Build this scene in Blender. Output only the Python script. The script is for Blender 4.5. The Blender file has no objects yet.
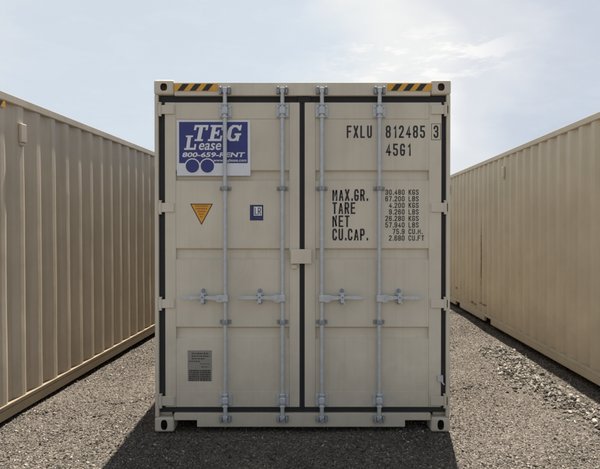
import bpy, bmesh, math, random
import numpy as np
from mathutils import Vector, Matrix, noise as mnoise

S = bpy.context.scene
C = S.collection
random.seed(7)
rng = np.random.default_rng(11)
R = math.radians

# ------------------------------------------------------------------ camera
cam_data = bpy.data.cameras.new("camera")
cam = bpy.data.objects.new("camera", cam_data)
C.objects.link(cam)
cam.location = (0.0, 0.0, 1.669)
cam.rotation_euler = (R(90 - 0.53), 0, 0)
cam_data.sensor_width = 36.0
cam_data.lens = 36.0 * 538 / 600
cam_data.clip_start = 0.05
cam_data.clip_end = 6000
S.camera = cam

# ------------------------------------------------------------------ daylight
SUN_EL, SUN_AZ = 68.0, 10.5          # azimuth measured from straight ahead (+y) to the right
S.view_settings.view_transform = 'Standard'
S.view_settings.look = 'None'
S.view_settings.gamma = 1.0
S.view_settings.use_curve_mapping = False
S.view_settings.exposure = 1.2

w = bpy.data.worlds.new("World")
S.world = w
w.use_nodes = True
nt = w.node_tree
nt.nodes.clear()
N = nt.nodes.new
L = nt.links.new
out = N('ShaderNodeOutputWorld')
bg = N('ShaderNodeBackground')
bg.inputs['Strength'].default_value = 0.05
sky = N('ShaderNodeTexSky')
sky.sky_type = 'NISHITA'
sky.sun_disc = False
sky.sun_elevation = R(SUN_EL)
sky.sun_rotation = R(SUN_AZ)
sky.altitude = 100
sky.dust_density = 0.4
sky.air_density = 1.0
L(bg.outputs[0], out.inputs[0])
tc = N('ShaderNodeTexCoord')
# high thin cloud: a soft veil whose tone drifts from blue-grey to white to grey, plus a few small white streaks
sep = N('ShaderNodeSeparateXYZ'); L(tc.outputs['Generated'], sep.inputs[0])
mp = N('ShaderNodeMapping'); mp.inputs['Scale'].default_value = (1.0, 1.0, 1.9)
mp.inputs['Location'].default_value = (0.3, 0.0, 0.25)
L(tc.outputs['Generated'], mp.inputs[0])
n1 = N('ShaderNodeTexNoise'); n1.inputs['Scale'].default_value = 2.3
n1.inputs['Detail'].default_value = 7; n1.inputs['Roughness'].default_value = 0.46
n1.inputs['Distortion'].default_value = 0.5
L(mp.outputs[0], n1.inputs['Vector'])
nsc = N('ShaderNodeMath'); nsc.operation = 'MULTIPLY_ADD'
L(n1.outputs['Fac'], nsc.inputs[0]); nsc.inputs[1].default_value = 0.62; nsc.inputs[2].default_value = 0.19
mx = N('ShaderNodeMath'); mx.operation = 'ADD'
L(sep.outputs['X'], mx.inputs[0])
L(nsc.outputs[0], mx.inputs[1])
tone = N('ShaderNodeValToRGB')
te = tone.color_ramp.elements
tone.color_ramp.interpolation = 'EASE'
te[0].position = 0.02; te[0].color = (0.69, 0.70, 0.715, 1)
te[1].position = 1.0; te[1].color = (0.47, 0.52, 0.595, 1)
for p_, c_ in ((0.17, (0.605, 0.66, 0.715)), (0.50, (0.62, 0.68, 0.735)), (0.655, (0.83, 0.82, 0.79)), (0.75, (0.68, 0.69, 0.715)), (0.88, (0.55, 0.585, 0.65))):
    k_ = te.new(p_); k_.color = (*c_, 1)
L(mx.outputs[0], tone.inputs[0])
tsc = N('ShaderNodeVectorMath'); tsc.operation = 'SCALE'; tsc.inputs['Scale'].default_value = 10.0
L(tone.outputs[0], tsc.inputs[0])
# thin haze scatters forward: the veil is densest in the half of the sky that holds the sun
fwd = N('ShaderNodeMapRange'); fwd.interpolation_type = 'SMOOTHSTEP'
fwd.inputs['From Min'].default_value = -0.35; fwd.inputs['From Max'].default_value = 0.75
fwd.inputs['To Min'].default_value = 0.58; fwd.inputs['To Max'].default_value = 0.88
L(sep.outputs['Y'], fwd.inputs['Value'])
mixv = N('ShaderNodeMix'); mixv.data_type = 'RGBA'
L(fwd.outputs[0], mixv.inputs['Factor']); L(sky.outputs[0], mixv.inputs[6]); L(tsc.outputs[0], mixv.inputs[7])
mp2 = N('ShaderNodeMapping'); mp2.inputs['Scale'].default_value = (4.2, 4.2, 13.0)
mp2.inputs['Rotation'].default_value = (0, R(-7), 0)
L(tc.outputs['Generated'], mp2.inputs[0])
n2 = N('ShaderNodeTexNoise'); n2.inputs['Scale'].default_value = 2.6
n2.inputs['Detail'].default_value = 8; n2.inputs['Roughness'].default_value = 0.66
L(mp2.outputs[0], n2.inputs['Vector'])
rmp2 = N('ShaderNodeValToRGB')
rmp2.color_ramp.elements[0].position = 0.49
rmp2.color_ramp.elements[1].position = 0.575
L(n2.outputs['Fac'], rmp2.inputs[0])
# one flock of small cloud low on the right, almost none elsewhere
mp3 = N('ShaderNodeMapping'); mp3.inputs['Scale'].default_value = (1 / 0.17, 1 / 0.5, 1 / 0.055)
mp3.inputs['Location'].default_value = (-0.20 / 0.17, -0.93 / 0.5, -0.295 / 0.055)
L(tc.outputs['Generated'], mp3.inputs[0])
dl = N('ShaderNodeVectorMath'); dl.operation = 'LENGTH'; L(mp3.outputs[0], dl.inputs[0])
fl = N('ShaderNodeMapRange'); fl.interpolation_type = 'SMOOTHSTEP'
fl.inputs['From Min'].default_value = 0.3; fl.inputs['From Max'].default_value = 1.15
fl.inputs['To Min'].default_value = 1.0; fl.inputs['To Max'].default_value = 0.06
L(dl.outputs['Value'], fl.inputs['Value'])
sf = N('ShaderNodeMath'); sf.operation = 'MULTIPLY'
L(rmp2.outputs[0], sf.inputs[0]); L(fl.outputs[0], sf.inputs[1])
mixc = N('ShaderNodeMix'); mixc.data_type = 'RGBA'
L(sf.outputs[0], mixc.inputs['Factor'])
L(mixv.outputs[2], mixc.inputs[6])
mixc.inputs[7].default_value = (8.6, 8.5, 8.3, 1)
L(mixc.outputs[2], bg.inputs['Color'])

sun_d = bpy.data.lights.new("sun", 'SUN')
sun_d.energy = 5.0
sun_d.angle = R(0.5)
sun_d.color = (1.0, 0.95, 0.87)
sun = bpy.data.objects.new("sun", sun_d)
C.objects.link(sun)
d = Vector((math.sin(R(SUN_AZ)) * math.cos(R(SUN_EL)), math.cos(R(SUN_AZ)) * math.cos(R(SUN_EL)), math.sin(R(SUN_EL))))
sun.rotation_euler = d.to_track_quat('Z', 'Y').to_euler()
sun.location = d * 60

# ------------------------------------------------------------------ node helpers / materials
def new_mat(name):
    m = bpy.data.materials.new(name)
    m.use_nodes = True
    return m, m.node_tree, m.node_tree.nodes['Principled BSDF']

def ramp(nt, fac, stops):
    r = nt.nodes.new('ShaderNodeValToRGB')
    e = r.color_ramp.elements
    e[0].position, e[0].color = stops[0][0], (*stops[0][1], 1)
    e[1].position, e[1].color = stops[-1][0], (*stops[-1][1], 1)
    for p, c in stops[1:-1]:
        k = e.new(p); k.color = (*c, 1)
    nt.links.new(fac, r.inputs[0])
    return r

def noise(nt, vec, scale, detail=4, rough=0.55, dist=0.0):
    n = nt.nodes.new('ShaderNodeTexNoise')
    n.inputs['Scale'].default_value = scale
    n.inputs['Detail'].default_value = detail
    n.inputs['Roughness'].default_value = rough
    n.inputs['Distortion'].default_value = dist
    if vec is not None:
        nt.links.new(vec, n.inputs['Vector'])
    return n

def mixrgb(nt, fac, a, b, mode='MIX'):
    m = nt.nodes.new('ShaderNodeMix'); m.data_type = 'RGBA'; m.blend_type = mode
    for sock, v in ((m.inputs['Factor'], fac), (m.inputs[6], a), (m.inputs[7], b)):
        if isinstance(v, (int, float)): sock.default_value = v
        elif isinstance(v, tuple): sock.default_value = (*v, 1)
        else: nt.links.new(v, sock)
    return m.outputs[2]

def math_node(nt, op, a, b=None, c=None, clamp=False):
    m = nt.nodes.new('ShaderNodeMath'); m.operation = op; m.use_clamp = clamp
    for i, v in enumerate((a, b, c)):
        if v is None: continue
        if isinstance(v, (int, float)): m.inputs[i].default_value = v
        else: nt.links.new(v, m.inputs[i])
    return m.outputs[0]

def mapping(nt, vec, scale):
    m = nt.nodes.new('ShaderNodeMapping'); m.inputs['Scale'].default_value = scale
    nt.links.new(vec, m.inputs[0])
    return m.outputs[0]

def paint(name, col, rough=0.42, streak=0.10, dust=(0.30, 0.24, 0.17), rust=(), seam=None):
    """Sea-container paint: faint mottling, thin vertical weather streaks, road dust low down, a few scuffs and rust spots."""
    m, nt, b = new_mat(name)
    tc = nt.nodes.new('ShaderNodeTexCoord')
    geo = nt.nodes.new('ShaderNodeNewGeometry')
    P = geo.outputs['Position']
    n1 = noise(nt, P, 1.7, 5, 0.6)
    c1 = ramp(nt, n1.outputs['Fac'], [(0.3, tuple(v * 0.90 for v in col)), (0.7, tuple(min(1, v * 1.07) for v in col))]).outputs[0]
    st = noise(nt, mapping(nt, P, (22, 22, 0.55)), 1.0, 4, 0.6)
    sf = ramp(nt, st.outputs['Fac'], [(0.52, (0, 0, 0)), (0.78, (1, 1, 1))]).outputs[0]
    c2 = mixrgb(nt, math_node(nt, 'MULTIPLY', sf, streak * 2.2), c1, tuple(v * k for v, k in zip(col, (0.62, 0.55, 0.48))))
    # dust settled near the ground
    sp = nt.nodes.new('ShaderNodeSeparateXYZ'); nt.links.new(P, sp.inputs[0])
    n3 = noise(nt, P, 9, 4, 0.65)
    dz = math_node(nt, 'MULTIPLY_ADD', sp.outputs['Z'], -1.9, 0.75)
    df = math_node(nt, 'MULTIPLY', math_node(nt, 'ADD', dz, n3.outputs['Fac']), 0.40, clamp=True)
    c3 = mixrgb(nt, df, c2, dust)
    # tiny chips and rust flecks
    vo = noise(nt, P, 55, 3, 0.7)
    ch = ramp(nt, vo.outputs['Fac'], [(0.735, (0, 0, 0)), (0.77, (1, 1, 1))]).outputs[0]
    c4 = mixrgb(nt, math_node(nt, 'MULTIPLY', ch, 0.55), c3, (0.16, 0.10, 0.06))
    # hairline scratches and rubbed patches
    sc_ = noise(nt, mapping(nt, P, (1.6, 1.6, 26)), 3.0, 6, 0.75, 1.2)
    s1 = ramp(nt, sc_.outputs['Fac'], [(0.655, (0, 0, 0)), (0.68, (1, 1, 1))]).outputs[0]
    pm = noise(nt, P, 2.3, 3, 0.5)
    s2 = ramp(nt, pm.outputs['Fac'], [(0.46, (0, 0, 0)), (0.62, (1, 1, 1))]).outputs[0]
    c4 = mixrgb(nt, math_node(nt, 'MULTIPLY', math_node(nt, 'MULTIPLY', s1, s2), 0.38), c4, tuple(v * 0.5 for v in col))
    rb = noise(nt, mapping(nt, P, (1, 1, 0.45)), 5.5, 6, 0.62, 0.8)
    r1 = ramp(nt, rb.outputs['Fac'], [(0.55, (0, 0, 0)), (0.72, (1, 1, 1))]).outputs[0]
    c4 = mixrgb(nt, math_node(nt, 'MULTIPLY', r1, 0.22), c4, tuple(v * k for v, k in zip(col, (0.70, 0.64, 0.56))))
    rw = noise(nt, mapping(nt, P, (9, 9, 0.8)), 1.6, 5, 0.7, 0.3)
    r2 = ramp(nt, rw.outputs['Fac'], [(0.66, (0, 0, 0)), (0.76, (1, 1, 1))]).outputs[0]
    c4 = mixrgb(nt, math_node(nt, 'MULTIPLY', r2, 0.26), c4, (0.26, 0.16, 0.085))
    O = tc.outputs['Object']
    for (px, py, pz, rx, ry, rz) in rust:
        mv = nt.nodes.new('ShaderNodeMapping')
        mv.inputs['Location'].default_value = (-px / rx, -py / ry, -pz / rz)
        mv.inputs['Scale'].default_value = (1 / rx, 1 / ry, 1 / rz)
        nt.links.new(O, mv.inputs[0])
        ln = nt.nodes.new('ShaderNodeVectorMath'); ln.operation = 'LENGTH'
        nt.links.new(mv.outputs[0], ln.inputs[0])
        rn = noise(nt, O, 14, 5, 0.7)
        v = math_node(nt, 'SUBTRACT', 1.15, ln.outputs['Value'])
        v = math_node(nt, 'MULTIPLY', v, rn.outputs['Fac'])
        v = math_node(nt, 'MULTIPLY_ADD', v, 5.0, -0.9, clamp=True)
        c4 = mixrgb(nt, math_node(nt, 'MULTIPLY', v, 0.8), c4, (0.17, 0.075, 0.03))
    nt.links.new(c4, b.inputs['Base Color'])
    rr = math_node(nt, 'MULTIPLY_ADD', n3.outputs['Fac'], 0.25, rough - 0.1)
    nt.links.new(math_node(nt, 'MULTIPLY_ADD', df, 0.3, rr, clamp=True), b.inputs['Roughness'])
    b.inputs['Specular IOR Level'].default_value = 0.4
    bp = nt.nodes.new('ShaderNodeBump'); bp.inputs['Strength'].default_value = 0.12; bp.inputs['Distance'].default_value = 0.02
    nb = noise(nt, P, 3.5, 3, 0.5)
    nt.links.new(nb.outputs['Fac'], bp.inputs['Height'])
    nt.links.new(bp.outputs[0], b.inputs['Normal'])
    return m

def simple(name, col, rough=0.6, metal=0.0, var=0.12, scale=12.0, spec=0.5):
    m, nt, b = new_mat(name)
    geo = nt.nodes.new('ShaderNodeNewGeometry')
    n = noise(nt, geo.outputs['Position'], scale, 5, 0.65)
    r = ramp(nt, n.outputs['Fac'], [(0.3, tuple(v * (1 - var) for v in col)), (0.7, tuple(min(1, v * (1 + var)) for v in col))])
    nt.links.new(r.outputs[0], b.inputs['Base Color'])
    nt.links.new(math_node(nt, 'MULTIPLY_ADD', n.outputs['Fac'], 0.3, rough - 0.15, clamp=True), b.inputs['Roughness'])
    b.inputs['Metallic'].default_value = metal
    b.inputs['Specular IOR Level'].default_value = spec
    return m

BEIGE = (0.65, 0.585, 0.472)
M = {}
M['paint'] = paint('beige_paint', BEIGE)
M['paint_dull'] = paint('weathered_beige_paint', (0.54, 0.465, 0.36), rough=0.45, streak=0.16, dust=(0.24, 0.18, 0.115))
M['paint_warm'] = paint('warm_beige_paint', (0.61, 0.525, 0.385), rough=0.42, streak=0.06,
                        rust=[(-1.2, 6.05, 0.27, 0.3, 0.30, 0.05), (-1.2, 5.45, 0.33, 0.3, 0.30, 0.04),
                              (-1.2, 7.35, 0.42, 0.3, 0.16, 0.05), (-1.2, 5.58, 1.15, 0.3, 0.025, 1.05)])
M['mud_shade_rail'] = paint('mud_and_shade_paint', (0.26, 0.205, 0.135), rough=0.6, streak=0.1, dust=(0.13, 0.095, 0.055))  # left bottom rails: splash mud, darkened so the colour also carries their shade
M['rubber'] = simple('black_rubber', (0.014, 0.014, 0.015), 0.7, var=0.4)
M['zinc'] = simple('galvanised_steel', (0.52, 0.54, 0.55), 0.46, 0.40, var=0.13, scale=26)
M['zinc_dark'] = simple('dull_steel', (0.30, 0.31, 0.32), 0.55, 0.4, var=0.3, scale=50)
M['black'] = simple('black_lettering', (0.018, 0.018, 0.02), 0.55, var=0.3, scale=90)
M['yellow'] = simple('hazard_yellow', (0.70, 0.36, 0.035), 0.5, var=0.15, scale=30)
M['orange'] = simple('sticker_orange', (0.78, 0.37, 0.03), 0.5, var=0.08, scale=60)
M['brown'] = simple('dark_brown_ink', (0.09, 0.045, 0.015), 0.5)
M['amber'] = simple('dark_amber_ink', (0.36, 0.12, 0.012), 0.5)
M['red'] = simple('sticker_red', (0.42, 0.08, 0.02), 0.5)
M['white'] = simple('white_film', (0.74, 0.75, 0.78), 0.45, var=0.05)
M['navy'] = simple('navy_film', (0.030, 0.036, 0.185), 0.45, var=0.12)
M['navy_dark'] = simple('dark_navy_film', (0.018, 0.025, 0.075), 0.45)
M['pale_blue'] = simple('pale_blue_film', (0.50, 0.55, 0.68), 0.45)
M['plate'] = simple('etched_aluminium', (0.27, 0.245, 0.215), 0.5, 0.0, var=0.2, scale=60)
M['etch'] = simple('etched_text', (0.05, 0.048, 0.045), 0.6, 0.0)
M['hole'] = simple('dark_cavity', (0.022, 0.014, 0.011), 0.9, var=0.4)
M['rusty'] = simple('rusted_steel', (0.13, 0.065, 0.045), 0.85, var=0.4)
M['plywood'] = simple('underfloor', (0.03, 0.025, 0.02), 0.9)

# ------------------------------------------------------------------ geometry helpers
class MB:
    """collects shapes; build() links them as ONE mesh object"""
    def __init__(self): self.bm = bmesh.new()
    def box(self, x0, x1, y0, y1, z0, z1, bev=0.0, mi=0, seg=2):
        t = bmesh.new()
        bmesh.ops.create_cube(t, size=1.0)
        bmesh.ops.scale(t, vec=(x1 - x0, y1 - y0, z1 - z0), verts=t.verts)
        bmesh.ops.translate(t, vec=((x0 + x1) / 2, (y0 + y1) / 2, (z0 + z1) / 2), verts=t.verts)
        if bev > 0:
            bmesh.ops.bevel(t, geom=t.edges[:], offset=bev, segments=seg, profile=0.5, affect='EDGES')
        self._add(t, mi)
        return self
    def cyl(self, a, b, r, n=16, mi=0, r2=None):
        a, b = Vector(a), Vector(b)
        t = bmesh.new()
        bmesh.ops.create_cone(t, cap_ends=True, segments=n, radius1=r, radius2=r if r2 is None else r2, depth=(b - a).length)
        q = (b - a).to_track_quat('Z', 'Y').to_matrix().to_4x4()
        bmesh.ops.transform(t, matrix=Matrix.Translation((a + b) / 2) @ q, verts=t.verts)
        for f in t.faces: f.smooth = len(f.verts) == 4
        for e in t.edges:
            if any(len(f.verts) != 4 for f in e.link_faces): e.smooth = False
        self._add(t, mi)
        return self
    def sphere(self, c, r, mi=0, sc=(1, 1, 1)):
        t = bmesh.new()
        bmesh.ops.create_uvsphere(t, u_segments=12, v_segments=8, radius=r)
        bmesh.ops.scale(t, vec=sc, verts=t.verts)
        bmesh.ops.translate(t, vec=c, verts=t.verts)
        for f in t.faces: f.smooth = True
        self._add(t, mi)
        return self
    def prism(self, pts, y0, y1, mi=0):
        """outline in x,z extruded from y0 (front) to y1"""
        t = bmesh.new()
        a = [t.verts.new((x, y0, z)) for x, z in pts]
        b = [t.verts.new((x, y1, z)) for x, z in pts]
        t.faces.new(a); t.faces.new(b[::-1])
        n = len(pts)
        for i in range(n):
            t.faces.new((a[i], b[i], b[(i + 1) % n], a[(i + 1) % n]))
        bmesh.ops.recalc_face_normals(t, faces=t.faces)
        self._add(t, mi)
        return self
    def flat(self, pts, y, mi=0):
        vs = [self.bm.verts.new((x, y, z)) for x, z in pts]
        f = self.bm.faces.new(vs); f.material_index = mi
        f.normal_update()
        if f.normal.y > 0: f.normal_flip()
        return self
    def _add(self, t, mi):
        for f in t.faces: f.material_index = mi
        me = bpy.data.meshes.new('tmp'); t.to_mesh(me); t.free()
        self.bm.from_mesh(me); bpy.data.meshes.remove(me)
    def add_mesh(self, me, mi=0):
        n = len(self.bm.faces)
        self.bm.from_mesh(me)
        self.bm.faces.ensure_lookup_table()
        for f in self.bm.faces[n:]: f.material_index = mi
    def build(self, name, mats, parent=None):
        me = bpy.data.meshes.new(name)
        self.bm.to_mesh(me); self.bm.free()
        for m in (mats if isinstance(mats, (list, tuple)) else [mats]): me.materials.append(m)
        return link(name, me, parent)

def link(name, me, parent=None):
    o = bpy.data.objects.new(name, me); C.objects.link(o)
    if parent is not None: o.parent = parent
    return o

def empty(name, loc, rz, label, cat, group=None):
    o = bpy.data.objects.new(name, None); C.objects.link(o)
    o.empty_display_size = 0.3
    o.location = loc; o.rotation_euler = (0, 0, rz)
    o['label'] = label; o['category'] = cat
    if group: o['group'] = group
    return o

def evaluated_mesh(o, name):
    dg = bpy.context.evaluated_depsgraph_get()
    me = bpy.data.meshes.new_from_object(o.evaluated_get(dg))
    me.name = name
    return me

# ------------------------------------------------------------------ ground
def wind(x, y):
    """low windrow of loose stone beside the right-hand container"""
    cx = 2.64 + 0.10 * np.sin(y * 1.9) - 0.10 * np.maximum(0, 5.2 - y)
    on = np.clip((y - 4.0) / 0.6, 0, 1) * np.clip((7.75 - y) / 0.5, 0, 1)
    return on * np.exp(-((x - cx) / 0.17) ** 2)

def height(x, y):
    x = np.asarray(x, float); y = np.asarray(y, float)
    h = 0.007 * np.sin(x * 2.1 + 1.3 * np.sin(y * 0.7)) + 0.006 * np.sin(y * 1.7 + 0.8 * x) + 0.004 * np.sin(5.1 * x - 3.3 * y) + 0.003 * np.sin(7.7 * y + 2.0 * x)
    # wheel track running beside the left-hand container
    tr = -1.75 + 0.05 * (y - 4) + 0.05 * np.sin(y * 1.1)
    h = h - 0.018 * np.exp(-((x - tr) / 0.14) ** 2) + 0.012 * np.exp(-((x - tr - 0.26) / 0.09) ** 2)
    h = h + (0.055 + 0.02 * np.sin(11 * x + 3 * y) * np.sin(9.0 * y)) * wind(x, y)
    return h - 0.012

def axis(lo, hi, near_lo, near_hi, step):
    a = list(np.arange(near_lo, near_hi + 1e-6, step))
    s = step; v = near_hi
    while v < hi: s *= 1.35; v += s; a.append(v)
    s = step; v = near_lo
    while v > lo: s *= 1.35; v -= s; a.insert(0, v)
    return np.array(a)

xs = axis(-1800, 1800, -3.4, 3.6, 0.05)
ys = axis(-900, 2800, 2.8, 10.0, 0.05)
XX, YY = np.meshgrid(xs, ys)
ZZ = height(XX, YY)
fade = np.clip(1.0 - (np.hypot(XX, YY - 6) - 30) / 40, 0, 1)
ZZ = ZZ * fade - 0.012 * (1 - fade)
nx, ny = len(xs), len(ys)
co = np.stack([XX, YY, ZZ], -1).reshape(-1, 3)
ii, jj = np.meshgrid(np.arange(nx - 1), np.arange(ny - 1))
q = (jj * nx + ii).reshape(-1)
quads = np.stack([q, q + 1, q + nx + 1, q + nx], -1)
def mesh_np(name, co, faces):
    me = bpy.data.meshes.new(name)
    k = faces.shape[1]
    me.vertices.add(len(co)); me.vertices.foreach_set('co', co.astype(np.float32).ravel())
    me.loops.add(faces.size); me.loops.foreach_set('vertex_index', faces.astype(np.int32).ravel())
    me.polygons.add(len(faces)); me.polygons.foreach_set('loop_start', (np.arange(len(faces)) * k).astype(np.int32))
    me.update(calc_edges=True); me.validate()
    return me
gm = mesh_np('ground', co, quads)
gm.polygons.foreach_set('use_smooth', np.ones(len(quads), bool))

m, nt, b = new_mat('crushed_gravel_bed')
geo = nt.nodes.new('ShaderNodeNewGeometry'); P = geo.outputs['Position']
v1 = nt.nodes.new('ShaderNodeTexVoronoi'); v1.inputs['Scale'].default_value = 95
v1.inputs['Randomness'].default_value = 1.0
nw = noise(nt, P, 30, 3, 0.6)
wv = nt.nodes.new('ShaderNodeVectorMath'); wv.operation = 'MULTIPLY_ADD'
nt.links.new(nw.outputs['Color'], wv.inputs[0]); wv.inputs[1].default_value = (0.012,) * 3
nt.links.new(P, wv.inputs[2]); nt.links.new(wv.outputs[0], v1.inputs['Vector'])
sc = nt.nodes.new('ShaderNodeSeparateColor'); nt.links.new(v1.outputs['Color'], sc.inputs[0])
peb = ramp(nt, sc.outputs[0], [(0.0, (0.052, 0.045, 0.038)), (0.45, (0.095, 0.082, 0.069)), (0.8, (0.145, 0.126, 0.106)), (1.0, (0.25, 0.22, 0.188))]).outputs[0]
big = noise(nt, P, 0.9, 5, 0.6)
tone = ramp(nt, big.outputs['Fac'], [(0.3, (0.78, 0.75, 0.72)), (0.7, (1.12, 1.1, 1.06))]).outputs[0]
nt.links.new(mixrgb(nt, 1.0, peb, tone, 'MULTIPLY'), b.inputs['Base Color'])
b.inputs['Roughness'].default_value = 0.9
b.inputs['Specular IOR Level'].default_value = 0.2
bp = nt.nodes.new('ShaderNodeBump'); bp.inputs['Strength'].default_value = 1.0; bp.inputs['Distance'].default_value = 0.007
hgt = math_node(nt, 'SUBTRACT', 1.0, math_node(nt, 'MULTIPLY', v1.outputs['Distance'], 1.1))
nt.links.new(hgt, bp.inputs['Height']); nt.links.new(bp.outputs[0], b.inputs['Normal'])
M['ground'] = m
gm.materials.append(m)
ground = link('ground', gm); ground['kind'] = 'structure'

# loose gravel: angular stones lying on the ground, one object
m, nt, b = new_mat('loose_stone')
geo = nt.nodes.new('ShaderNodeNewGeometry')
st = ramp(nt, geo.outputs['Random Per Island'], [(0.0, (0.032, 0.028, 0.024)), (0.35, (0.083, 0.071, 0.059)), (0.65, (0.145, 0.126, 0.105)), (0.88, (0.26, 0.23, 0.195)), (1.0, (0.44, 0.40, 0.35))]).outputs[0]
nn = noise(nt, geo.outputs['Position'], 120, 3, 0.6)
big = noise(nt, geo.outputs['Position'], 1.1, 5, 0.6)
st = mixrgb(nt, 1.0, st, ramp(nt, big.outputs['Fac'], [(0.32, (0.72, 0.69, 0.66)), (0.66, (1.12, 1.1, 1.07))]).outputs[0], 'MULTIPLY')
nt.links.new(mixrgb(nt, 0.5, st, ramp(nt, nn.outputs['Fac'], [(0.3, (0.6, 0.6, 0.6)), (0.7, (1.3, 1.3, 1.3))]).outputs[0], 'MULTIPLY'), b.inputs['Base Color'])
b.inputs['Roughness'].default_value = 0.85
b.inputs['Specular IOR Level'].default_value = 0.25
M['stone'] = m

t = bmesh.new(); bmesh.ops.create_icosphere(t, subdivisions=1, radius=1.0)
ico_v = np.array([v.co[:] for v in t.verts]); ico_f = np.array([[v.index for v in f.verts] for f in t.faces]); t.free()

def footprints(x, y):
    """True where a container stands"""
    return (np.abs(x - 0.02) < 1.19) & (y > 4.75)

def cover(x, y):
    """share of ground hidden by loose chips: packed dusty patches stay barer"""
    v = np.sin(1.9 * x + 1.1 * np.sin(1.3 * y)) + np.sin(2.3 * y + 1.7 * np.sin(1.1 * x + 0.5)) + 0.6 * np.sin(5.3 * x + 2.1 * y) + 0.5 * np.sin(7.1 * y - 4.3 * x)
    return np.clip(0.80 + 0.20 * v, 0.30, 1.0)

OCT_V = np.array([(1, 0, 0), (-1, 0, 0), (0, 1, 0), (0, -1, 0), (0, 0, 1), (0, 0, -1)], float)
OCT_F = np.array([(0, 2, 4), (2, 1, 4), (1, 3, 4), (3, 0, 4), (2, 0, 5), (1, 2, 5), (3, 1, 5), (0, 3, 5)])
def gravel(n, x0, x1, y0, y1, smin, smax, pred=None, shape='chip'):
    bv, bf = (OCT_V, OCT_F) if shape == 'chip' else (ico_v, ico_f)
    x = rng.uniform(x0, x1, n)
    y = y0 + (y1 - y0) * rng.uniform(0, 1, n) ** 1.4
    keep = ~footprints(x, y)
    if pred is not None: keep &= pred(x, y)
    x, y = x[keep], y[keep]; n = len(x)
    s = (smin + (smax - smin) * rng.uniform(0, 1, n) ** 2.2) * (1 + 0.05 * (y - y0))
    ax = s[:, None] * np.stack([rng.uniform(0.8, 1.5, n), rng.uniform(0.6, 1.0, n), rng.uniform(0.38, 0.7, n)], -1)
    V = bv[None] * rng.uniform(0.6, 1.25, (n, len(bv), 1)) + rng.normal(0, 0.22, (n, len(bv), 3))
    V = V * ax[:, None, :]
    Q = rng.normal(0, 1, (n, 4)) * np.array([1, 0.28, 0.28, 1]); Q /= np.linalg.norm(Q, axis=1, keepdims=True)
    qw, qv = Q[:, None, :1], Q[:, None, 1:]
    tt = 2 * np.cross(np.broadcast_to(qv, V.shape), V)
    V = V + qw * tt + np.cross(np.broadcast_to(qv, V.shape), tt)
    P_ = np.stack([x, y, height(x, y) + ax[:, 2] * 0.40], -1)
    co = (V + P_[:, None, :]).reshape(-1, 3)
    fc = (bf[None] + (np.arange(n) * len(bv))[:, None, None]).reshape(-1, 3)
    return co, fc

if True:
    parts = [gravel(60000, -2.9, 3.2, 1.7, 3.3, 0.0045, 0.0095, pred=lambda x, y: rng.uniform(0, 1, len(x)) < cover(x, y)),
             gravel(270000, -3.1, 3.5, 3.3, 11.0, 0.0036, 0.0088, pred=lambda x, y: rng.uniform(0, 1, len(x)) < cover(x, y)),
             gravel(11000, -2.9, 3.4, 3.3, 10.0, 0.008, 0.015, shape='lump', pred=lambda x, y: rng.uniform(0, 1, len(x)) < cover(x, y) ** 3),
             gravel(9000, 2.1, 3.3, 3.9, 8.0, 0.009, 0.022, pred=lambda x, y: rng.uniform(0, 1, len(x)) < wind(x, y), shape='lump')]
    # scuffed-up clods left of the middle container
    for (a, b_, lx, ly) in ((-1.62, 5.27, 0.30, 0.035), (-2.33, 4.90, 0.22, 0.03), (-1.50, 6.30, 0.25, 0.05), (1.9, 5.75, 0.22, 0.06)):
        parts.append(gravel(420, a - 1.6 * lx, a + 1.6 * lx, b_ - 0.22, b_ + 0.22, 0.008, 0.022, shape='lump',
                            pred=lambda x, y: rng.uniform(0, 1, len(x)) < 0.8 * np.exp(-((y - b_ - 0.035 * np.sin(9 * x + 2) - 0.12 * (x - a)) / (ly * 1.3)) ** 2 - ((x - a) / lx) ** 2)))
    off = 0; cs, fs = [], []
    for c_, f_ in parts:
        cs.append(c_); fs.append(f_ + off); off += len(c_)
    gme = mesh_np('gravel', np.concatenate(cs), np.concatenate(fs))
    gme.materials.append(M['stone'])
    g = link('gravel', gme); g['kind'] = 'stuff'; g['label'] = 'fine crushed grey brown gravel covering the yard between the containers'; g['category'] = 'gravel'

# larger broken rocks of the windrow: things of their own
def rock_mesh(k):
    t = bmesh.new(); bmesh.ops.create_icosphere(t, subdivisions=2, radius=1.0)
    r = random.Random(100 + k)
    cuts = [Vector((r.gauss(0, 1), r.gauss(0, 1), r.gauss(0, 1))).normalized() for _ in range(12)]
    offs = [r.uniform(0.42, 0.72) for _ in cuts]
    for v in t.verts:
        for n_, o_ in zip(cuts, offs):
            dd = v.co.dot(n_) - o_
            if dd > 0: v.co -= n_ * dd
        v.co *= r.uniform(0.98, 1.02)
        v.co.x *= 1.25; v.co.z *= 0.72
    me = bpy.data.meshes.new('rock'); t.to_mesh(me); t.free()
    me.materials.append(M['rock'])
    return me
m, nt, b = new_mat('broken_rock')
oi = nt.nodes.new('ShaderNodeObjectInfo'); geo = nt.nodes.new('ShaderNodeNewGeometry')
st = ramp(nt, oi.outputs['Random'], [(0.0, (0.10, 0.089, 0.074)), (0.5, (0.20, 0.178, 0.149)), (1.0, (0.34, 0.31, 0.262))]).outputs[0]
nn = noise(nt, geo.outputs['Position'], 60, 5, 0.65)
nt.links.new(mixrgb(nt, 0.6, st, ramp(nt, nn.outputs['Fac'], [(0.3, (0.6, 0.58, 0.55)), (0.7, (1.25, 1.25, 1.25))]).outputs[0], 'MULTIPLY'), b.inputs['Base Color'])
b.inputs['Roughness'].default_value = 0.85; b.inputs['Specular IOR Level'].default_value = 0.25
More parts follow.
